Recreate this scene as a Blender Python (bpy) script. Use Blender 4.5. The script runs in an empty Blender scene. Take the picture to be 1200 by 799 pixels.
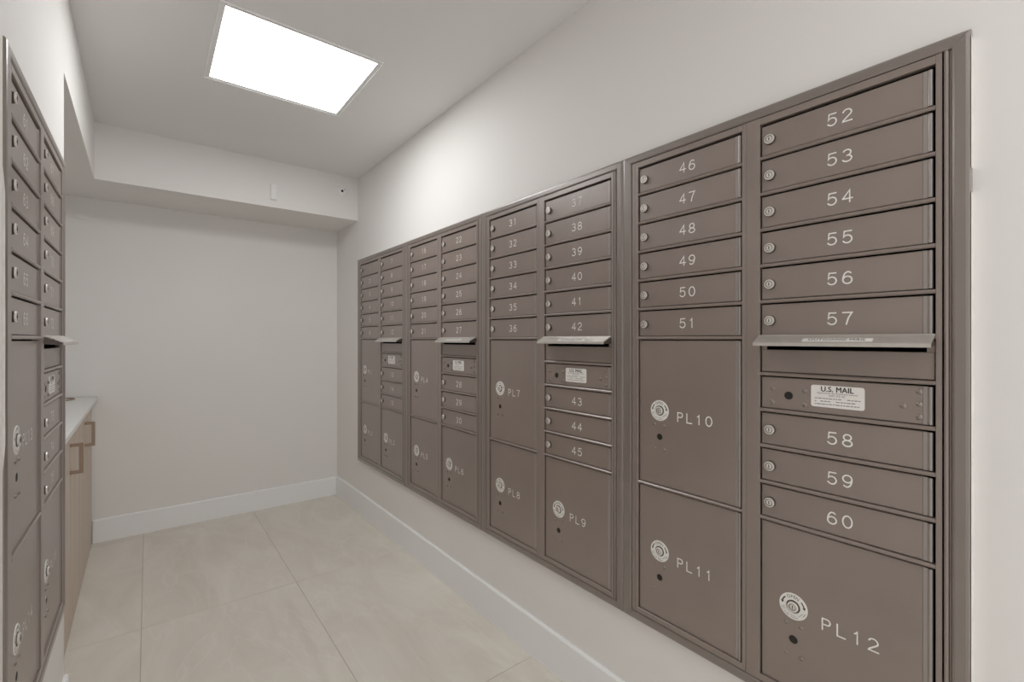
import bpy, math, random
from mathutils import Vector, Matrix
random.seed(7)
S = bpy.context.scene
C = S.collection
PI = math.pi

# ---------------------------------------------------------------- camera
cd = bpy.data.cameras.new('camera'); cam = bpy.data.objects.new('camera', cd); C.objects.link(cam)
cam.location = (0, 0, 1.253); cam.rotation_euler = (PI/2, 0, -0.6664)
cd.sensor_fit = 'HORIZONTAL'; cd.sensor_width = 36; cd.lens = 36*541.88/1200
cd.shift_y = -1.9/1200; cd.clip_start = 0.02; cd.clip_end = 50
S.camera = cam
# ---------------------------------------------------------------- world: even fill light, added through the open rear end
W = bpy.data.worlds.new('world'); S.world = W; W.use_nodes = True
bg = W.node_tree.nodes['Background']; bg.inputs[0].default_value = (.975, .985, 1.0, 1); bg.inputs[1].default_value = .95
# ---------------------------------------------------------------- light and exposure
PANEL_STRENGTH = 9.2
FILL_STRENGTH = 2.2
S.view_settings.view_transform = 'Standard'; S.view_settings.look = 'None'
S.view_settings.exposure = 0.47; S.view_settings.gamma = 1; S.view_settings.use_curve_mapping = False

# ---------------------------------------------------------------- dimensions (metres)
XW = 1.205        # right wall
XL = -0.2155      # left wall
YB = 3.83         # back wall
YF = -0.9         # rear end, left open close by to let in fill light
ZC = 2.427        # ceiling
YS, ZS = 3.355, 2.12   # soffit face and underside
UW, UZ0, UZ1 = 0.7933, 0.384, 1.825
UH = UZ1 - UZ0
YLEFT = 3.3194    # far edge of the row of units on the right wall
UX = 1.1876       # face plane of the right units
LX, LY0 = -0.2100, 1.277
YA = 2.078        # end of the left wall, start of the alcove
SK = 0.0103       # the alcove side runs very slightly askew

# ---------------------------------------------------------------- materials
def mat(name, col, rough=.6, metal=0.0, emit=None, strength=0, noise=None, bump=None, spec=None):
    m = bpy.data.materials.new(name); m.use_nodes = True
    nt = m.node_tree; b = nt.nodes['Principled BSDF']
    b.inputs['Base Color'].default_value = (*col, 1); b.inputs['Roughness'].default_value = rough
    b.inputs['Metallic'].default_value = metal
    if spec is not None: b.inputs['Specular IOR Level'].default_value = spec
    if emit:
        b.inputs['Emission Color'].default_value = (*emit, 1); b.inputs['Emission Strength'].default_value = strength
    tc = nt.nodes.new('ShaderNodeTexCoord')
    if noise:
        sc, amt, det = noise
        n = nt.nodes.new('ShaderNodeTexNoise'); n.inputs['Scale'].default_value = sc; n.inputs['Detail'].default_value = det
        nt.links.new(tc.outputs['Object'], n.inputs['Vector'])
        r = nt.nodes.new('ShaderNodeValToRGB')
        r.color_ramp.elements[0].position = .3; r.color_ramp.elements[1].position = .7
        r.color_ramp.elements[0].color = (*[c*(1-amt) for c in col], 1)
        r.color_ramp.elements[1].color = (*[min(1, c*(1+amt)) for c in col], 1)
        nt.links.new(n.outputs['Fac'], r.inputs[0]); nt.links.new(r.outputs[0], b.inputs['Base Color'])
    if bump:
        sc, st = bump
        n2 = nt.nodes.new('ShaderNodeTexNoise'); n2.inputs['Scale'].default_value = sc; n2.inputs['Detail'].default_value = 3
        nt.links.new(tc.outputs['Object'], n2.inputs['Vector'])
        bp = nt.nodes.new('ShaderNodeBump'); bp.inputs['Strength'].default_value = st; bp.inputs['Distance'].default_value = .001
        nt.links.new(n2.outputs['Fac'], bp.inputs['Height']); nt.links.new(bp.outputs[0], b.inputs['Normal'])
    return m

WALLC = (.85, .825, .795)
M_wall = mat('wall_paint', WALLC, .75, noise=(1.3, .012, 2), bump=(180, .12))
M_ceil = mat('ceiling_paint', (.86, .85, .835), .85, noise=(1.0, .012, 2), bump=(160, .1))
M_base = mat('baseboard_paint', (.93, .93, .925), .4, noise=(2, .01, 2))
M_metal = mat('bronze_powder_coat', (.262, .208, .180), .34, .15, noise=(6, .05, 3), bump=(900, .2), spec=1.0)
M_trim = mat('bronze_trim', (.235, .198, .175), .30, .25, noise=(9, .05, 3), bump=(900, .2), spec=1.0)
for m_ in (M_metal, M_trim):
    m_.node_tree.nodes['Principled BSDF'].inputs['Coat Weight'].default_value = .6
    m_.node_tree.nodes['Principled BSDF'].inputs['Coat Roughness'].default_value = .32
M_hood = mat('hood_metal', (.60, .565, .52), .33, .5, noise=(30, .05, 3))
M_hinge = mat('hinge_metal', (.38, .345, .32), .30, .5)
M_dark = mat('dark_interior', (.018, .015, .013), .8)
M_body = mat('cabinet_interior', (.03, .026, .022), .7)
M_white = mat('engraved_white', (.93, .91, .87), .6)
M_label = mat('label_white', (.86, .83, .79), .5)
M_lock = mat('lock_nickel', (.80, .76, .71), .34, .45, bump=(1500, .2))
M_lockshade = mat('lock_side_shade', (.12, .10, .085), .5, .4)  # shade on the side of the lock cylinder, put into a dark colour
M_ring = mat('ring_white', (.86, .84, .80), .4)
M_ink = mat('black_ink', (.05, .045, .042), .6)
M_grey = mat('grey_ink', (.22, .21, .20), .6)
M_rivet = mat('rivet_bronze', (.28, .24, .21), .3, .5)
M_counter = mat('worktop_quartz', (.80, .79, .765), .3, noise=(60, .02, 4))
M_handle = mat('handle_bronze', (.34, .25, .19), .35, .6)
M_grout = mat('grout', (.46, .425, .37), .9)
M_caulk = mat('caulk', (.78, .75, .70), .8, noise=(40, .06, 4), bump=(120, .8))
M_plastic = mat('white_plastic', (.88, .87, .85), .4)
M_panel = mat('light_diffuser', (.8, .8, .8), .5, emit=(.965, .985, 1.0), strength=PANEL_STRENGTH)
M_fill = mat('added_fill_diffuser', (.8, .8, .8), .5, emit=(1.0, .98, .96), strength=FILL_STRENGTH)  # unseen panel added behind the camera to brighten the near end

def tile_mat():
    m = bpy.data.materials.new('porcelain_tile'); m.use_nodes = True
    nt = m.node_tree; b = nt.nodes['Principled BSDF']; N = nt.nodes.new; L = nt.links.new
    tc = N('ShaderNodeTexCoord'); oi = N('ShaderNodeObjectInfo')
    mul = N('ShaderNodeVectorMath'); mul.operation = 'MULTIPLY'; mul.inputs[1].default_value = (2.2, .8, 1)
    add = N('ShaderNodeVectorMath'); add.operation = 'ADD'
    comb = N('ShaderNodeCombineXYZ'); m1 = N('ShaderNodeMath'); m1.operation = 'MULTIPLY'; m1.inputs[1].default_value = 37
    L(oi.outputs['Random'], m1.inputs[0]); L(m1.outputs[0], comb.inputs[0]); L(m1.outputs[0], comb.inputs[1])
    L(tc.outputs['Object'], mul.inputs[0]); L(mul.outputs[0], add.inputs[0]); L(comb.outputs[0], add.inputs[1])
    n = N('ShaderNodeTexNoise'); n.inputs['Scale'].default_value = 1.8; n.inputs['Detail'].default_value = 7
    n.inputs['Roughness'].default_value = .6; n.inputs['Distortion'].default_value = 1.2
    L(add.outputs[0], n.inputs['Vector'])
    r = N('ShaderNodeValToRGB'); e = r.color_ramp.elements
    e[0].position = .32; e[0].color = (.70, .645, .565, 1)
    e[1].position = .68; e[1].color = (.80, .755, .68, 1)
    k = e.new(.5); k.color = (.755, .705, .625, 1)
    L(n.outputs['Fac'], r.inputs[0])
    # thin veins
    n2 = N('ShaderNodeTexNoise'); n2.inputs['Scale'].default_value = 1.1; n2.inputs['Detail'].default_value = 5; n2.inputs['Distortion'].default_value = 2
    L(add.outputs[0], n2.inputs['Vector'])
    sb = N('ShaderNodeMath'); sb.operation = 'SUBTRACT'; sb.inputs[1].default_value = .5; L(n2.outputs['Fac'], sb.inputs[0])
    ab = N('ShaderNodeMath'); ab.operation = 'ABSOLUTE'; L(sb.outputs[0], ab.inputs[0])
    mr = N('ShaderNodeMapRange'); mr.inputs['From Min'].default_value = 0; mr.inputs['From Max'].default_value = .02
    mr.inputs['To Min'].default_value = .32; mr.inputs['To Max'].default_value = 0; L(ab.outputs[0], mr.inputs['Value'])
    mx = N('ShaderNodeMix'); mx.data_type = 'RGBA'; L(mr.outputs[0], mx.inputs['Factor']); L(r.outputs[0], mx.inputs['A'])
    mx.inputs['B'].default_value = (.84, .80, .73, 1)
    L(mx.outputs['Result'], b.inputs['Base Color'])
    b.inputs['Roughness'].default_value = .42
    return m
M_tile = tile_mat()

def wood_mat():
    m = bpy.data.materials.new('light_wood_laminate'); m.use_nodes = True
    nt = m.node_tree; b = nt.nodes['Principled BSDF']; N = nt.nodes.new; L = nt.links.new
    tc = N('ShaderNodeTexCoord')
    mul = N('ShaderNodeVectorMath'); mul.operation = 'MULTIPLY'; mul.inputs[1].default_value = (30, 30, 1.2)
    L(tc.outputs['Object'], mul.inputs[0])
    n = N('ShaderNodeTexNoise'); n.inputs['Scale'].default_value = 1.0; n.inputs['Detail'].default_value = 5; n.inputs['Distortion'].default_value = .6
    L(mul.outputs[0], n.inputs['Vector'])
    r = N('ShaderNodeValToRGB'); e = r.color_ramp.elements
    e[0].position = .3; e[0].color = (.56, .455, .37, 1); e[1].position = .7; e[1].color = (.68, .575, .485, 1)
    L(n.outputs['Fac'], r.inputs[0]); L(r.outputs[0], b.inputs['Base Color']); b.inputs['Roughness'].default_value = .5
    return m
M_wood = wood_mat()

# ---------------------------------------------------------------- mesh helpers
class MB:
    def __init__(s): s.v = []; s.f = []; s.m = []
    def quad(s, pts, mi=0):
        k = len(s.v); s.v += [tuple(p) for p in pts]; s.f.append(tuple(range(k, k+len(pts)))); s.m.append(mi)
    def box(s, x0, x1, y0, y1, z0, z1, mi=0):
        k = len(s.v)
        s.v += [(x0,y0,z0),(x1,y0,z0),(x1,y1,z0),(x0,y1,z0),(x0,y0,z1),(x1,y0,z1),(x1,y1,z1),(x0,y1,z1)]
        for f in [(0,3,2,1),(4,5,6,7),(0,1,5,4),(1,2,6,5),(2,3,7,6),(3,0,4,7)]:
            s.f.append(tuple(k+i for i in f)); s.m.append(mi)
        return s
    def prism(s, A, B, mi=0, cap=True):
        """two equal-length outlines A and B joined side by side"""
        k = len(s.v); n = len(A); s.v += [tuple(p) for p in A] + [tuple(p) for p in B]
        for i in range(n):
            j = (i+1) % n; s.f.append((k+i, k+j, k+n+j, k+n+i)); s.m.append(mi)
        if cap:
            s.f.append(tuple(k+i for i in reversed(range(n)))); s.m.append(mi)
            s.f.append(tuple(k+n+i for i in range(n))); s.m.append(mi)
        return s
    def lathe(s, prof, cx, cz, n=20, mis=None):
        """spin profile [(radius, y)] round the y axis through (cx, cz)"""
        k = len(s.v)
        for r, y in prof:
            for i in range(n):
                a = 2*PI*i/n; s.v.append((cx+r*math.cos(a), y, cz+r*math.sin(a)))
        for q in range(len(prof)-1):
            for i in range(n):
                j = (i+1) % n
                s.f.append((k+q*n+i, k+q*n+j, k+(q+1)*n+j, k+(q+1)*n+i)); s.m.append(mis[q] if mis else 0)
        s.f.append(tuple(k+(len(prof)-1)*n+i for i in range(n))); s.m.append(mis[-1] if mis else 0)
        return s
    def mesh(s, name, mats, smooth=False):
        me = bpy.data.meshes.new(name); me.from_pydata(s.v, [], s.f)
        if not isinstance(mats, (list, tuple)): mats = [mats]
        for m in mats: me.materials.append(m)
        for p, mi in zip(me.polygons, s.m):
            p.material_index = mi
            p.use_smooth = smooth
        if smooth: me.set_sharp_from_angle(angle=math.radians(35))
        me.update(); return me

def link(name, me, parent=None, loc=(0,0,0)):
    o = bpy.data.objects.new(name, me); C.objects.link(o); o.location = loc
    if parent: o.parent = parent
    return o
def bevel(o, w=.001, seg=2):
    b = o.modifiers.new('bevel', 'BEVEL'); b.width = w; b.segments = seg; b.limit_method = 'ANGLE'; b.angle_limit = math.radians(40)
    return o
def tag(o, label=None, cat=None, group=None, kind=None):
    if label: o['label'] = label
    if cat: o['category'] = cat
    if group: o['group'] = group
    if kind: o['kind'] = kind
    return o
def struct(name, mb, m, parent=None):
    o = link(name, mb.mesh(name, m), parent)
    if parent is None: o['kind'] = 'structure'
    return o

# ---------------------------------------------------------------- the setting
T = .12
# right wall with the recess that takes the mailboxes
y0u, y1u = YLEFT-4*UW+.004, YLEFT-.004
mb = MB()
mb.box(XW, XW+.5, YF, YB, 0, UZ0+.004); mb.box(XW, XW+.5, YF, YB, UZ1-.004, ZC)
mb.box(XW, XW+.5, YF, y0u, UZ0+.004, UZ1-.004); mb.box(XW, XW+.5, y1u, YB, UZ0+.004, UZ1-.004)
struct('wall_right', mb, M_wall)
# left wall, up to the alcove
mb = MB(); a, b_ = LY0+.004, LY0+UW-.004
XLb = XL-.55
mb.box(XLb, XL, YF, YA, 0, UZ0+.004); mb.box(XLb, XL, YF, YA, UZ1-.004, ZC)
mb.box(XLb, XL, YF, a, UZ0+.004, UZ1-.004); mb.box(XLb, XL, b_, YA, UZ0+.004, UZ1-.004)
struct('wall_left', mb, M_wall)
# header over the alcove, slightly askew
def xa(y, x=XL): return x-SK*(y-YA)
mb = MB()
mb.prism([(xa(YA),YA,ZS),(xa(YA)-.62,YA,ZS),(xa(YB)-.62,YB,ZS),(xa(YB),YB,ZS)],
         [(xa(YA),YA,ZC),(xa(YA)-.62,YA,ZC),(xa(YB)-.62,YB,ZC),(xa(YB),YB,ZC)])
struct('wall_alcove_header', mb, M_wall)
struct('wall_alcove_side', MB().box(XL-.74, XL-.62, YA-.1, YB, 0, ZC), M_wall)
struct('wall_back', MB().box(XL-.75, XW+.1, YB, YB+T, 0, ZC), M_wall)
struct('wall_soffit', MB().prism([(xa(YS),YS,ZS),(xa(YB),YB,ZS),(XW,YB,ZS),(XW,YS,ZS)], [(xa(YS),YS,ZC),(xa(YB),YB,ZC),(XW,YB,ZC),(XW,YS,ZC)]), M_wall)
struct('ceiling', MB().box(XL-.75, XW+.5, YF, YB+T, ZC, ZC+.1), M_ceil)

# floor: grout bed with every tile its own piece
fl = struct('floor', MB().box(XL-.75, XW+.1, YF, YB+T, -.03, -.0022), M_grout)
TX, TY, G = .625, 1.175, .0009
tm = {}
for i in range(-2, 3):
    for j in range(-4, 3):
        x0 = -.024+i*TX; y0 = 2.565+j*TY
        x1, y1 = x0+TX, y0+TY
        cx0, cx1 = max(x0, XL-.62), min(x1, XW); cy0, cy1 = max(y0, YF), min(y1, YB)
        if cx1-cx0 < .01 or cy1-cy0 < .01: continue
        w, h = round(cx1-cx0-2*G, 4), round(cy1-cy0-2*G, 4)
        if (w, h) not in tm:
            tm[(w, h)] = MB().box(0, w, 0, h, -.009, 0).mesh('tile', M_tile)
        o = link('tile', tm[(w, h)], fl, (cx0+G, cy0+G, 0)); bevel(o, .0008, 1)

# baseboards: flat board with eased top edge
def board(name, p, q, n, h, parent=None):
    """from p to q along the wall, n = unit normal into the room"""
    t = .0125
    def prof(P): return [(P[0]+n[0]*d, P[1]+n[1]*d, z) for d, z in ((0,0),(t,0),(t,h-.006),(t-.0035,h),(0,h))]
    return struct(name, MB().prism(prof(p), prof(q)), M_base)
board('baseboard_right', (XW,YF), (XW,YB), (-1,0), .152)
board('baseboard_back', (xa(YB)-.035,YB), (XW-.0125,YB), (0,-1), .142)
board('baseboard_left', (XL,YF), (XL,YA), (1,0), .165)

# ---------------------------------------------------------------- stroke lettering (engraved mono-line digits)
def arc(cx, cy, rx, ry, a0, a1, n=12):
    return [(cx+rx*math.cos(math.radians(a0+(a1-a0)*i/n)), cy+ry*math.sin(math.radians(a0+(a1-a0)*i/n))) for i in range(n+1)]
GL = {
 '0': [arc(.5,.5,.46,.5,0,360,20)],
 '1': [[(.26,.8),(.36,.84),(.52,1),(.52,0)]],
 '2': [arc(.48,.72,.42,.28,165,-35,10)+[(.1,.1),(.05,0),(.95,0)]],
 '3': [arc(.46,.75,.39,.25,150,-90,10), arc(.46,.26,.46,.26,78,-155,11)],
 '4': [[(.73,0),(.73,1),(.03,.3)],[(.03,.3),(1,.3)]],
 '5': [[(.9,1),(.2,1),(.12,.52)]+arc(.48,.33,.46,.33,130,-150,11)],
 '6': [arc(.5,.31,.45,.31,0,360,16), [(.84,.9),(.66,.99),(.45,.99),(.25,.87),(.12,.66),(.05,.4),(.05,.31)]],
 '7': [[(.05,1),(.95,1),(.6,.55),(.4,0)]],
 '8': [arc(.5,.75,.38,.25,0,360,14), arc(.5,.25,.46,.25,0,360,16)],
 'P': [[(.1,0),(.1,1),(.6,1)]+arc(.62,.75,.3,.25,90,-90,8)+[(.17,.5)]],
 'L': [[(.1,1),(.1,0),(.9,0)]],
}
GL['9'] = [[(1-x, 1-y) for x, y in s] for s in GL['6']]
GLcache = {}
def stroke_mesh(txt, w=.0185, h=.0255, pitch=.0288, th=.0030, center=True):
    if txt in GLcache: return GLcache[txt]
    mb = MB(); tot = pitch*(len(txt)-1)+w; off = -tot/2 if center else 0; r = th/2
    for ci, ch in enumerate(txt):
        for si, st in enumerate(GL[ch]):
            y = -.00006*si
            P = [(off+ci*pitch+x*w, (v-.5)*h) for x, v in st]
            closed = abs(P[0][0]-P[-1][0])+abs(P[0][1]-P[-1][1]) < 1e-6
            if closed: P = P[:-1]
            n = len(P); Lf = []; Rt = []
            for i in range(n):
                a = P[i-1] if (i or closed) else None; c = P[(i+1) % n] if (i < n-1 or closed) else None
                ds = []
                if a: ds.append((P[i][0]-a[0], P[i][1]-a[1]))
                if c: ds.append((c[0]-P[i][0], c[1]-P[i][1]))
                ds = [(dx/math.hypot(dx,dz), dz/math.hypot(dx,dz)) for dx, dz in ds]
                tx, tz = sum(d[0] for d in ds), sum(d[1] for d in ds); L = math.hypot(tx, tz) or 1; tx, tz = tx/L, tz/L
                k = r/max(.45, tx*ds[0][0]+tz*ds[0][1])
                Lf.append((P[i][0]-tz*k, y, P[i][1]+tx*k)); Rt.append((P[i][0]+tz*k, y, P[i][1]-tx*k))
            for i in range(n if closed else n-1):
                j = (i+1) % n; mb.quad([Rt[i], Rt[j], Lf[j], Lf[i]])
            if not closed:
                for q, o in ((0, 1), (n-1, n-2)):
                    a0 = math.atan2(P[q][1]-P[o][1], P[q][0]-P[o][0])
                    mb.quad([(P[q][0]+r*math.cos(a0-PI/2+PI*t/6), y, P[q][1]+r*math.sin(a0-PI/2+PI*t/6)) for t in range(7)])
    GLcache[txt] = mb.mesh('number', M_white); return GLcache[txt]

def text_mesh(txt, size, m, bold=0, space=1, squash=1):
    cu = bpy.data.curves.new('lettering', 'FONT'); cu.body = txt; cu.size = size; cu.align_x = 'CENTER'; cu.align_y = 'CENTER'
    cu.offset = bold; cu.space_character = space; cu.resolution_u = 3
    t = bpy.data.objects.new('lettering', cu); C.objects.link(t)
    bpy.context.view_layer.update()
    me = bpy.data.meshes.new_from_object(t.evaluated_get(bpy.context.evaluated_depsgraph_get()))
    C.objects.unlink(t); bpy.data.objects.remove(t)
    me.transform(Matrix(((squash,0,0,0),(0,0,-1,0),(0,1,0,0),(0,0,0,1))))   # stand up in the xz plane
    me.materials.clear(); me.materials.append(m); return me

# ---------------------------------------------------------------- mailbox unit
# local frame: x along the wall from the unit's left, y into the wall (0 = face of the trim), z up from the unit's lower edge
O1 = (.0555, .3745); O2 = (.418, .744)
def zz(w): return w-UZ0
RZ = [1.7005-.0886*k for k in range(6)]            # centres of the rails between the six upper doors and below the sixth
RZ5 = RZ[5]
ZTOP, ZBOT = 1.7835, .426
RH = .0045
DY = .008                                           # face of the doors
MESH = {}
def trim_piece(side):
    tl, tr, tt, tb = .034, .027, .025, .026; UWu = .7930
    def P(w, y, t): return w, y
    prof = lambda t: [(0,.019),(0,.0035),(.0025,.0012),(.007,0),(t-.005,0),(t-.0012,.0018),(t-.0006,.009),(t-.0006,.019)]
    g = .00025
    A = []; B = []
    if side == 'l':
        for w, y in prof(tl): A.append((w, y, w*tb/tl+g)); B.append((w, y, UH-w*tt/tl-g))
    if side == 'r':
        for w, y in prof(tr): A.append((UWu-w, y, w*tb/tr+g)); B.append((UWu-w, y, UH-w*tt/tr-g))
    if side == 't':
        for w, y in prof(tt): A.append((w*tl/tt+g, y, UH-w)); B.append((UWu-w*tr/tt-g, y, UH-w))
    if side == 'b':
        for w, y in prof(tb): A.append((w*tl/tb+g, y, w)); B.append((UWu-w*tr/tb-g, y, w))
    return MB().prism(A, B).mesh('trim_rail', M_trim)

def frame_mesh():
    mb = MB(); y0, y1 = .0028, .020; zt, zb = zz(ZTOP), zz(ZBOT)
    zT, zB = zz(1.8005), zz(.4095)
    for x0, x1 in ((.0345,.0448),(.0456,O1[0]),(O1[1],.3838),(.3846,O2[0]),(O2[1],.7532)):
        mb.box(x0, x1, y0, y1, zB, zT)
    for a, b in (O1, O2):
        mb.box(a, b, y0, y1, zt, zT-.0006); mb.box(a, b, y0, y1, zB+.0006, zb)
    mb.box(.7633, .7663, .0050, y1, zB, zT)
    # rounded bead beside the right stile
    n = 6; c = .7592; r = .0036
    A = [(c+r*math.cos(PI*i/n), .0045-r*math.sin(PI*i/n), zB) for i in range(n+1)] + [(c-r,.02,zB),(c+r,.02,zB)]
    B = [(x, y, zT) for x, y, _ in A]
    mb.prism(A, B)
    return mb.mesh('frame', M_metal, False)

def body_mesh():
    mb = MB(); x0, x1, z0, z1, y0, y1, t = .012, .781, .010, UH-.010, .0205, .30, .002
    mb.box(x0, x1, y1-t, y1, z0, z1); mb.box(x0, x0+t, y0, y1, z0, z1); mb.box(x1-t, x1, y0, y1, z0, z1)
    mb.box(x0, x1, y0, y1, z0, z0+t); mb.box(x0, x1, y0, y1, z1-t, z1); mb.box(.397, .402, y0, y1-t, z0, z1)
    return mb.mesh('cabinet_body', M_body)

def rail_mesh(a, b):
    h = RH
    pr = [(DY+.006, -h+.0005), (.0045, -h+.0003), (.0022, -h+.003), (.0022, h-.0035), (.0045, h-.0008), (DY+.006, h)]
    return MB().prism([(a, y, z) for y, z in pr], [(b, y, z) for y, z in pr]).mesh('rail', M_metal)

def door_mesh(w, h, m=None):
    """plate with eased rim, origin at its lower left corner, front at y=0"""
    e = .0012; t = .004; mb = MB()
    F = [(e,0,e),(w-e,0,e),(w-e,0,h-e),(e,0,h-e)]; R = [(0,e,0),(w,e,0),(w,e,h),(0,e,h)]; K = [(0,t,0),(w,t,0),(w,t,h),(0,t,h)]
    mb.quad(F)
    for i in range(4):
        j = (i+1) % 4; mb.quad([R[i], R[j], F[j], F[i]]); mb.quad([K[i], K[j], R[j], R[i]])
    mb.quad(K[::-1]); return mb.mesh('door', m or M_metal)

def hinge_mesh(h):
    """two rounded vertical ribs"""
    mb = MB()
    mb.box(-.0006, .0062, -.0010, .003, .0005, h-.0005)
    for c, r in ((.0100, .0040),):
        n = 10
        A = [(c+r*math.cos(PI*i/n), -r*.9*math.sin(PI*i/n)+.0004, .001) for i in range(n+1)] + [(c-r,.003,.001),(c+r,.003,.001)]
        mb.prism(A, [(x, y, h-.001) for x, y, _ in A])
    return mb.mesh('hinge', M_hinge, True)

def hexring(n, r): return [(r*math.cos(2*PI*i/n), r*math.sin(2*PI*i/n)) for i in range(n)]
def lock_mesh():
    mb = MB()
    mb.lathe([(.0128,0),(.0128,-.002),(.0112,-.0025),(.0112,-.0060),(.0117,-.0068),(.0108,-.0088),(.0082,-.0090),(.0078,-.0080),(.0068,-.0080),(.0064,-.0087)], 0, 0, 24,
             [1,1,1,0,0,0,1,1,0,0])
    mb.box(-.0008, .0008, -.0094, -.0080, -.0038, .0038, 2)
    return mb.mesh('lock', [M_lock, M_lockshade, M_dark], True)
def ring_mesh():
    """flat white instruction disc round a parcel lock, with its two arrows"""
    mb = MB(); n = 40
    mb.lathe([(.0305,0),(.0302,-.0012),(.0150,-.0012),(.0150,.0005)], 0, 0, n, [0,0,0,0])
    y = -.00135
    for s in (1, -1):
        P = []
        for k in range(5):
            t = math.radians(30-10*k+15); P.append((t, .0258, .0220))
        for k in range(3):
            a, b = P[k][0], P[k+1][0]
            mb.quad([(s*.0254*math.cos(a),y,.0254*math.sin(a)), (s*.0254*math.cos(b),y,.0254*math.sin(b)),
                     (s*.0226*math.cos(b),y,.0226*math.sin(b)), (s*.0226*math.cos(a),y,.0226*math.sin(a))], 1)
        a, b = P[3][0], P[4][0]-.08
        mb.quad([(s*.0275*math.cos(a),y,.0275*math.sin(a)), (s*.0240*math.cos(b),y,.0240*math.sin(b)), (s*.0205*math.cos(a),y,.0205*math.sin(a))], 1)
    # the small print round the lower half: two rows too fine to read
    random.seed(3)
    for rr, hh in ((.0268,.0016),(.0222,.0013)):
        t = 195.0
        while t < 345:
            d = random.uniform(2.5, 7)
            if random.random() < .8:
                a, b = math.radians(t), math.radians(t+d)
                mb.quad([(rr*math.cos(a),y,rr*math.sin(a)), ((rr-hh)*math.cos(a),y,(rr-hh)*math.sin(a)),
                         ((rr-hh)*math.cos(b),y,(rr-hh)*math.sin(b)), (rr*math.cos(b),y,rr*math.sin(b))], 2)
            t += d+2.2
    return mb.mesh('instruction_disc', [M_ring, M_ink, M_grey])
def open_mesh():
    """the word OPEN bent along the top of the disc"""
    tot = []
    vs = []; fs = []
    for ch, ang in (('O', 115), ('P', 97), ('E', 83), ('N', 67)):
        me = text_mesh(ch, .0100, M_ink)
        a = math.radians(ang-90); ca, sa = math.cos(a), math.sin(a)
        ox, oz = .0229*math.cos(math.radians(ang)), .0229*math.sin(math.radians(ang))
        k = len(vs)
        for v in me.vertices:
            x, z = v.co.x, v.co.z; vs.append((ox+x*ca-z*sa, -.0014, oz+x*sa+z*ca))
        for p in me.polygons: fs.append(tuple(k+i for i in p.vertices))
    me = bpy.data.meshes.new('lettering'); me.from_pydata(vs, [], fs); me.materials.append(M_ink); return me
def parcel_lock_mesh():
    mb = MB()
    mb.lathe([(.0142,0),(.0142,-.0022),(.0118,-.0026),(.0118,-.0052),(.0108,-.0062),(.0075,-.0064),(.0072,-.0054),(.0062,-.0054)], 0, 0, 24,
             [1,1,0,0,0,1,1,0])
    mb.box(-.0007, .0007, -.0060, -.0052, -.0036, .0036, 2)
    return mb.mesh('lock', [M_lock, M_lockshade, M_dark], True)
def rivet_mesh(r=.0056):
    return MB().lathe([(r,0),(r*.95,-.0013),(r*.62,-.0028),(r*.25,-.0034)], 0, 0, 12).mesh('rivet', M_rivet, True)
def hole_mesh(r=.0092):
    mb = MB(); mb.lathe([(r*1.12,0),(r*1.1,-.0006),(r,-.0004),(r,-.0002)], 0, 0, 20, [1,1,0,0])
    return mb.mesh('keyhole', [M_dark, M_rivet])
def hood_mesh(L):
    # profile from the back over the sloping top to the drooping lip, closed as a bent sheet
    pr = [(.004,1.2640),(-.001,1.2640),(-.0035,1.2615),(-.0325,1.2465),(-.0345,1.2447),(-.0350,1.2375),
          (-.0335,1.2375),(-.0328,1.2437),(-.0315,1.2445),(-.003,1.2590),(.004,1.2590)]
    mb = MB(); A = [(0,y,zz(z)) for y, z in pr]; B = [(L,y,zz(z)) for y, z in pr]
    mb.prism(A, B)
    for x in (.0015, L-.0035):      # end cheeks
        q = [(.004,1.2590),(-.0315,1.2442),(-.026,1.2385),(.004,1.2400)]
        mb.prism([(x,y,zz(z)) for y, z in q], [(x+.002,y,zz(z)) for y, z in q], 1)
    return mb.mesh('outgoing_mail_hood', [M_hood, M_lockshade])
def plaque_mesh():
    w, h, r = .101, .049, .005; pts = []
    for cx, cz, a0 in ((w/2-r,-h/2+r,-90),(w/2-r,h/2-r,0),(-w/2+r,h/2-r,90),(-w/2+r,-h/2+r,180)):
        for i in range(5): a = math.radians(a0+22.5*i); pts.append((cx+r*math.cos(a), cz+r*math.sin(a)))
    mb = MB(); mb.prism([(x,-.0008,z) for x, z in pts], [(x,0,z) for x, z in pts])
    return mb.mesh('label_plaque', M_label)
def print_mesh():
    """heading, two readable lines and three rows of print too fine to read"""
    vs, fs = [], []
    for txt, size, z, bold, sq in (('U.S. MAIL', .0165, .0158, .00042, .88), ('Approved by the Postmaster General', .0048, .0072, 0, 1.0), ('USPS STD 4C', .0050, .0018, 0, 1.05)):
        me = text_mesh(txt, size, M_ink, 0, 1.05, sq)
        for q, (bx, bz) in enumerate(((0,0),(-bold,0),(bold,0),(0,bold*.6),(0,-bold*.6)) if bold else ((0,0),)):
            k = len(vs)
            for v in me.vertices: vs.append((v.co.x+bx, -.0010-.00004*q, v.co.z+z+bz))
            for p in me.polygons: fs.append(tuple(k+i for i in p.vertices))
    ni = len(fs); random.seed(11)
    for z in (-.0048, -.0112, -.0176):
        x = -.043
        while x < .040:
            d = random.uniform(.003, .008)
            if random.random() < .82:
                k = len(vs); vs += [(x,-.0010,z-.0009),(x+d,-.0010,z-.0009),(x+d,-.0010,z+.0009),(x,-.0010,z+.0009)]; fs.append((k,k+1,k+2,k+3))
            x += d+.0014
    me = bpy.data.meshes.new('lettering'); me.from_pydata(vs, [], fs); me.materials.append(M_ink); me.materials.append(M_grey)
    for i, p in enumerate(me.polygons): p.material_index = 0 if i < ni else 1
    return me

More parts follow.
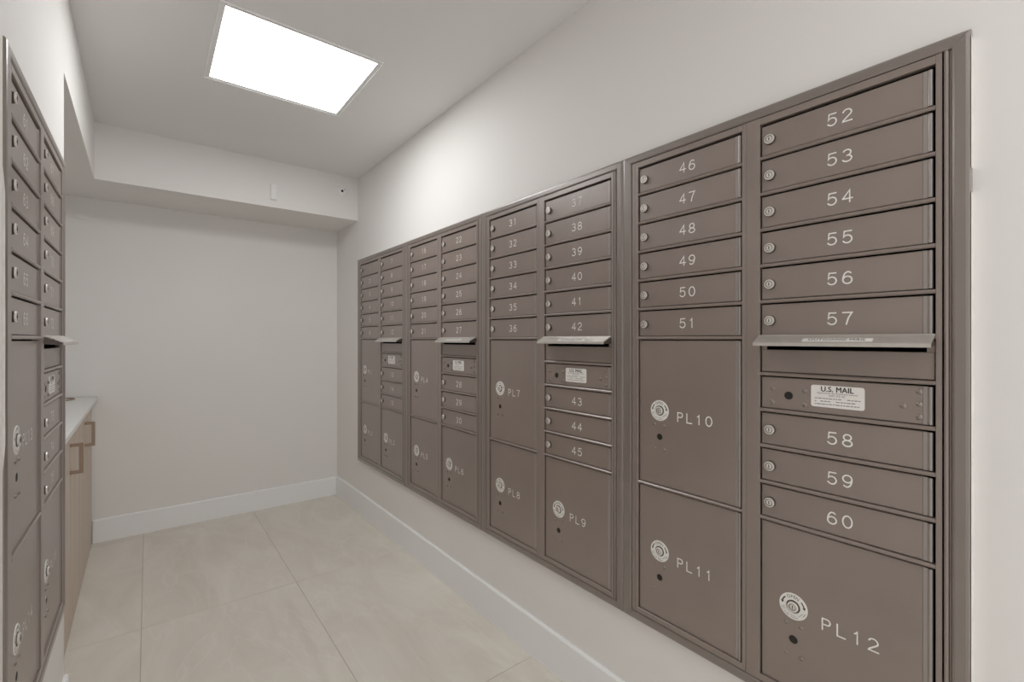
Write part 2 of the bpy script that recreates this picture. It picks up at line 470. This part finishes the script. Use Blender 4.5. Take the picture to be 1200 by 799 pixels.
ME = dict(tl=trim_piece('l'), tr=trim_piece('r'), tt=trim_piece('t'), tb=trim_piece('b'), frame=frame_mesh(), body=body_mesh(),
          lock=lock_mesh(), ring=ring_mesh(), openw=open_mesh(), plock=parcel_lock_mesh(), rivet=rivet_mesh(), rivet_s=rivet_mesh(.0045),
          hole=hole_mesh(), plaque=plaque_mesh(), print=print_mesh())
ME['r1'] = rail_mesh(O1[0], O1[1]); ME['r2'] = rail_mesh(O2[0], O2[1])
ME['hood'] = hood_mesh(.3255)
sl_ang = math.atan2(.0180, .0285)
HG = .0158   # hinge strip incl. gap

def col_door(parent, O, z0, z1, name='mailbox_door'):
    """door between two rails; returns the plate object"""
    z1 = z1-(.0050 if z1 > ZTOP-.001 else .0022)
    a, b = O[0]+.0032, O[1]-.0035-HG+.0005; h = z1-z0-.0016
    key = ('d', round(b-a,4), round(h,4))
    if key not in MESH: MESH[key] = door_mesh(b-a, h); MESH[('h',)+key[2:]] = hinge_mesh(h)
    d = link(name, MESH[key], parent, (a, DY, zz(z0)+.0008))
    link('hinge', MESH[('h',)+key[2:]], d, (b-a+.0004, .001, 0))
    return d
def small_door(parent, O, z0, z1, num):
    d = col_door(parent, O, z0, z1); lx, lz = d.location.x, d.location.z
    zc = (z0+z1)/2-.003
    link('lock', ME['lock'], d, (O[0]+.0232-lx, 0, zz(zc)-lz))
    link('number', stroke_mesh(str(num)), d, ((O[0]+O[1])/2+.0045-lx, -.0008, zz(zc)-lz))
def parcel_door(parent, O, z0, z1, code):
    d = col_door(parent, O, z0, z1, 'parcel_door'); lx, lz = d.location.x, d.location.z
    zc = (z0+z1)/2+.0055; cx = O[0]+.0745
    px, pz = cx-lx, zz(zc)-lz
    link('instruction_disc', ME['ring'], d, (px, 0, pz))
    link('lettering', ME['openw'], d, (px, 0, pz))
    link('lock', ME['plock'], d, (px, 0, pz))
    link('keyhole', ME['hole'], d, (px, 0, pz-.078))
    for dx in (-.0165, .0165):
        for dz in (-.0415, -.1125): link('rivet', ME['rivet_s'], d, (px+dx, 0, pz+dz-.002))
    k = len(code)
    m = stroke_mesh(code)
    tot = .0288*(k-1)+.0185
    link('number', m, d, (px+.058+tot/2, -.0008, pz-.0115))

ZM1, ZM2, ZM3 = RZ5-.0886, RZ5-.0886*2, RZ5-.0886*3
HOODZ = RZ5
def make_unit(label, origin, rot, n0, p0, split):
    """n0 first number, p0 first parcel number; left column six small doors over two parcel doors"""
    r = bpy.data.objects.new('mailbox_unit', None); C.objects.link(r); r.location = origin; r.rotation_euler = (0,0,rot)
    tag(r, label, 'mailboxes', 'recessed bronze mailbox units')
    link('cabinet_body', ME['body'], r); bevel(link('frame', ME['frame'], r), .0007, 1)
    for k in ('tl','tr','tt','tb'): link('trim_rail', ME[k], r)
    edges = [ZTOP+.0045] + RZ                       # rail centres
    def rail(k, z): link('rail', ME[k], r, (0,0,zz(z)))
    # --- left column
    zc = 1.2575-.0
    L = [ZTOP+RH] + RZ                              # 7 boundaries give six doors
    for i in range(6):
        small_door(r, O1, L[i+1]+RH, L[i]-RH, n0+i); rail('r1', L[i+1])
    z5 = L[6]                                       # = bottom of sixth door
    zs = split
    rail('r1', zs)
    parcel_door(r, O1, zs+RH, z5-RH, 'PL%d' % p0); parcel_door(r, O1, ZBOT, zs-RH, 'PL%d' % (p0+1))
    # --- right column
    for i in range(6):
        small_door(r, O2, L[i+1]+RH, L[i]-RH, n0+6+i)
        if i < 5: rail('r2', L[i+1])
    rail('r2', z5)
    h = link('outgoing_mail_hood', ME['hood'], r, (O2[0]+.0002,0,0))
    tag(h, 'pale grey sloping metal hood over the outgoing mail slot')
    st = MB().prism([(0,0,0),(.129,0,0),(.129,0,.0140),(0,0,.0140)], [(0,.0004,0),(.129,.0004,0),(.129,.0004,.0140),(0,.0004,.0140)])
    if 'strip' not in ME: ME['strip'] = st.mesh('label_strip', M_label); ME['out'] = text_mesh('OUTGOING MAIL', .0125, M_ink, 0, 1.08, 1.02)
    # lay the strip on the slope
    slope = math.atan2(1.2615-1.2465, .0290)        # rise over run
    q = link('label_strip', ME['strip'], h, (.105, -.0290, zz(1.2487))); q.rotation_euler = (-(PI/2-slope), 0, 0)
    q['label'] = 'white OUTGOING MAIL label strip'
    t = link('lettering', ME['out'], h, (.1695, -.0290+.0070*math.cos(slope)-.0004, zz(1.2487)+.0070*math.sin(slope)+.0007)); t.rotation_euler = (-(PI/2-slope), 0, 0)
    # outgoing panel below its dark slot
    zr = z5-.0886
    key = 'outpanel'
    if key not in ME:
        w = O2[1]-O2[0]-.0045; h0 = zz(zr)+RH+.0008; h1 = zz(1.2280)
        ME[key] = door_mesh(w, h1-h0)
        ME['slotlip'] = MB().box(.0, .012, 0, .004, 0, .022).mesh('slot_cheek', M_metal)
    pz = zz(zr)+RH+.0008
    op = link('outgoing_panel', ME[key], r, (O2[0]+.003, DY, pz))
    for x in (0, O2[1]-O2[0]-.0045-.012): link('slot_cheek', ME['slotlip'], op, (x, 0, zz(1.2280)-pz))
    rail('r2', zr)
    # master door with the mail plaque
    zm = zr-.0886
    d = col_door(r, O2, zm+RH, zr-RH, 'master_door'); lx, lz = d.location.x, d.location.z
    def on(name, me, x, z, y=0): return link(name, me, d, (x-lx, y, zz(z)-lz))
    g = zm+.0447
    on('keyhole', ME['hole'], .4822, g-.0055)
    for x, z in ((.447,.0090),(.447,-.0240),(.5167,.0090),(.5167,-.0240),(.6941,-.0060),(.7195,.0245),(.7195,-.0005),(.7195,-.0255)):
        on('rivet', ME['rivet'], x, g+z)
    q = on('label_plaque', ME['plaque'], .5803, g); q['label'] = 'white U.S. MAIL plaque with rounded corners'
    on('lettering', ME['print'], .5803, g)
    rail('r2', zm)
    z = zm
    for i in range(3):
        small_door(r, O2, z-.0886+RH, z-RH, n0+12+i); z -= .0886; rail('r2', z)
    parcel_door(r, O2, ZBOT, z-RH, 'PL%d' % (p0+2))
    return r

SPLIT = RZ5-.0886*5
units = [
 ('bronze mailbox unit numbered 1 to 15, farthest along the right wall', 1, 1),
 ('bronze mailbox unit numbered 16 to 30, second from the far end of the right wall', 16, 4),
 ('bronze mailbox unit numbered 31 to 45, between units 16 to 30 and 46 to 60', 31, 7),
 ('bronze mailbox unit numbered 46 to 60, nearest and largest on the right wall', 46, 10)]
for k, (lab, n0, p0) in enumerate(units):
    u = make_unit(lab, (UX, YLEFT-k*UW, UZ0), -PI/2, n0, p0, SPLIT)
last = u
uL = make_unit('bronze mailbox unit seen edge-on on the left wall beside the cabinets', (LX, LY0, UZ0), PI/2, 61, 13, SPLIT)

# ragged filler along the near edges of the two end units
def filler(name, z0, z1, x, y0, y1, sgn, seed, parent, label):
    random.seed(seed); n = max(4, int((z1-z0)/.02)); A = []; B = []; mb = MB()
    for i in range(n+1):
        z = z0+(z1-z0)*i/n; t = .0014+random.uniform(-.0006, .0009)
        if i in (0, n): t = .0003
        A.append((x, y0+random.uniform(0,.0006), z)); B.append((x+sgn*t, y1, z))
    for i in range(n):
        mb.quad([A[i], B[i], B[i+1], A[i+1]]); 
        mb.quad([(B[i][0], y1, B[i][2]), (x, y1+.001, B[i][2]), (x, y1+.001, B[i+1][2]), (B[i+1][0], y1, B[i+1][2])])
        mb.quad([A[i], A[i+1], (x, y1+.001, B[i+1][2]), (x, y1+.001, B[i][2])])
    o = link(name, mb.mesh(name, M_caulk), parent); o['label'] = label; return o
filler('filler_bead', .004, UH-.30, .7932, .0015, .0176, 1, 5, last, 'pale ragged filler along the outer edge')
filler('filler_bead', UH-.255, UH-.012, .7932, .0015, .0176, 1, 9, last, 'pale ragged filler along the outer edge')
def patch_strip(z0, z1, seed):
    random.seed(seed); mb = MB(); n = 26; pts = []
    for i in range(n+1):
        z = z0+(z1-z0)*i/n; e = min(1, i/2.5, (n-i)/2.5)
        pts.append((-.0004-.0012*e, .0055*(1-e)+.0022+random.uniform(-.0006,.0006)*(1-e+.2), z))
    for (x, y, z), (X, Y, Z) in zip(pts, pts[1:]):
        mb.quad([(x,y,z),(X,Y,Z),(X-.002,.0058,Z),(x-.002,.0058,z)]); mb.quad([(x,y,z),(0,y,z),(0,Y,Z),(X,Y,Z)])
    o = link('filler_bead', mb.mesh('filler_bead', M_caulk), uL); o['label'] = 'white filler smeared over the near edge'
patch_strip(zz(.985), zz(1.60), 4)

# ---------------------------------------------------------------- ceiling lights: the panel in view and an added fill panel
def ceiling_light(label, cx, cy, s, m):
    r = bpy.data.objects.new('ceiling_light', None); C.objects.link(r); r.location = (cx, cy, ZC)
    tag(r, label, 'light')
    a = s/2; b = a+.020; mb = MB()
    for z0, z1, i, o, q in ((-.0022, .0, a, b-.0025, 0), (-.0050, .0, b-.0025, b, 1)):
        mb.box(-o, o, i, o, z0, z1, q); mb.box(-o, o, -o, -i, z0, z1, q); mb.box(-o, -i, -i, i, z0, z1, q); mb.box(i, o, -i, i, z0, z1, q)
    link('frame', mb.mesh('frame', [M_ceil, M_base]), r)
    link('diffuser', MB().box(-a, a, -a, a, -.0016, -.0004).mesh('diffuser', m), r)
    return r
ceiling_light('bright square flush light panel in the ceiling', .490, 2.175, .552, M_panel)
ceiling_light('added square fill light panel over the camera, out of view', .490, -.45, .60, M_fill)

# ---------------------------------------------------------------- fittings on the soffit
r = bpy.data.objects.new('wall_sensor', None); C.objects.link(r); r.location = (.645, YS, 2.168); tag(r, 'slim upright white plate on the soffit', 'sensor')
bevel(link('cover', MB().box(-.018, .018, -.014, 0, 0, .098).mesh('cover', M_plastic), r), .004, 2)
link('back_plate', MB().box(-.026, .026, -.003, 0, -.004, .102).mesh('back_plate', M_wall), r)
r = bpy.data.objects.new('round_detector', None); C.objects.link(r); r.location = (1.088, YS, 2.312); tag(r, 'small round white detector with dark eye near the soffit corner', 'detector')
link('base', MB().lathe([(.030,0),(.029,-.006),(.022,-.010),(.012,-.0115)], 0, 0, 24).mesh('base', M_plastic, True), r)
link('eye', MB().lathe([(.0085,-.0110),(.008,-.0145),(.004,-.0165)], 0, 0, 16).mesh('eye', M_dark, True), r)
link('screw', MB().lathe([(.0035,-.0085),(.003,-.0115)], .017, .013, 10).mesh('screw', M_dark, True), r)

# ---------------------------------------------------------------- alcove cabinets, slightly askew with the alcove
al = -SK
def aloc(x, y, z=0):  # rotate about (XL, YA)
    a = SK; X = x-XL; Y = y-YA
    return (XL+X*math.cos(a)-Y*math.sin(a), YA+X*math.sin(a)+Y*math.cos(a), z)
XD = -.2555     # face of the cabinet doors
def cabinet(y0, y1, label, side, cat='cabinet', grp='alcove base cabinets', name='base_cabinet'):
    """side +1: handle at the near edge of the door"""
    r = bpy.data.objects.new(name, None); C.objects.link(r); r.location = aloc(XD, y0); r.rotation_euler = (0,0,SK)
    tag(r, label, cat, grp)
    w = y1-y0; D = .555; mb = MB(); t = .018
    mb.box(-D, -.021, 0, t, 0, .878); mb.box(-D, -.021, w-t, w, 0, .878)
    mb.box(-D, -.021, t, w-t, .0, t); mb.box(-D, -D+t, t, w-t, t, .878); mb.box(-D+t, -.021, t, w-t, .86, .878)
    link('carcass', mb.mesh('carcass', M_wood), r)
    d = link('door', MB().box(-.020, 0, .0015, w-.0015, .004, .874).mesh('door', M_wood), r); bevel(d, .0012, 2)
    if not side: return
    # square D pull: two arms and an upright grip
    hy = .085 if side > 0 else w-.085
    s = .0068; h0, h1, out = .678, .808, .042
    mb = MB(); mb.box(0, out, hy-s, hy+s, h0, h0+2*s); mb.box(0, out, hy-s, hy+s, h1-2*s, h1); mb.box(out-2*s, out, hy-s, hy+s, h0+2*s, h1-2*s)
    bevel(link('handle', mb.mesh('handle', M_handle), d), .0008, 1)
cabinet(YA+.004, 2.622, 'pale wood cabinet nearest the mailboxes, mostly hidden by them', 0)
cabinet(2.625, 3.280, 'pale wood cabinet in the middle with the larger looking bronze pull', 1)
cabinet(3.283, 3.548, 'narrow pale wood cabinet near the back wall with a bronze pull', 1)
cabinet(3.551, YB-.015, 'plain pale wood panel without a pull, against the back wall', 0, 'panel', None, 'filler_cabinet')
wt = link('worktop', MB().box(XL-.585, -.2275, YA+.004, YB-.008, .880, .901).mesh('worktop', M_counter))
wt.data.transform(Matrix.Translation((-XL, -YA, 0))); wt.location = (XL, YA, 0); wt.rotation_euler = (0,0,SK)
bevel(wt, .0015, 2); tag(wt, 'white worktop over the wood cabinets in the alcove', 'worktop')
# metal ring set in the worktop
def ring_xy(R, r, h, n=40):
    mb = MB(); pr = [(R-.009, -.001), (R-.009, h*.4), (R-.006, h), (R-.002, h), (R, h*.4), (R, -.001)]
    k0 = 0
    for q in range(n):
        a, b = 2*PI*q/n, 2*PI*(q+1)/n
        for (r0, z0), (r1, z1) in zip(pr, pr[1:]):
            mb.quad([(r0*math.cos(a), r0*math.sin(a), z0), (r0*math.cos(b), r0*math.sin(b), z0), (r1*math.cos(b), r1*math.sin(b), z1), (r1*math.cos(a), r1*math.sin(a), z1)])
    return mb.mesh('rim', M_handle, True)
p = bpy.data.objects.new('waste_opening', None); C.objects.link(p); p.location = (-.415, 3.715, .9012)
tag(p, 'dark metal ring of a waste opening in the worktop', 'waste opening')
link('rim', ring_xy(.078, .07, .007), p)
mb = MB(); n = 32
mb.quad([(.069*math.cos(2*PI*i/n), .069*math.sin(2*PI*i/n), .0006) for i in range(n)])
link('lid', mb.mesh('lid', M_counter), p)
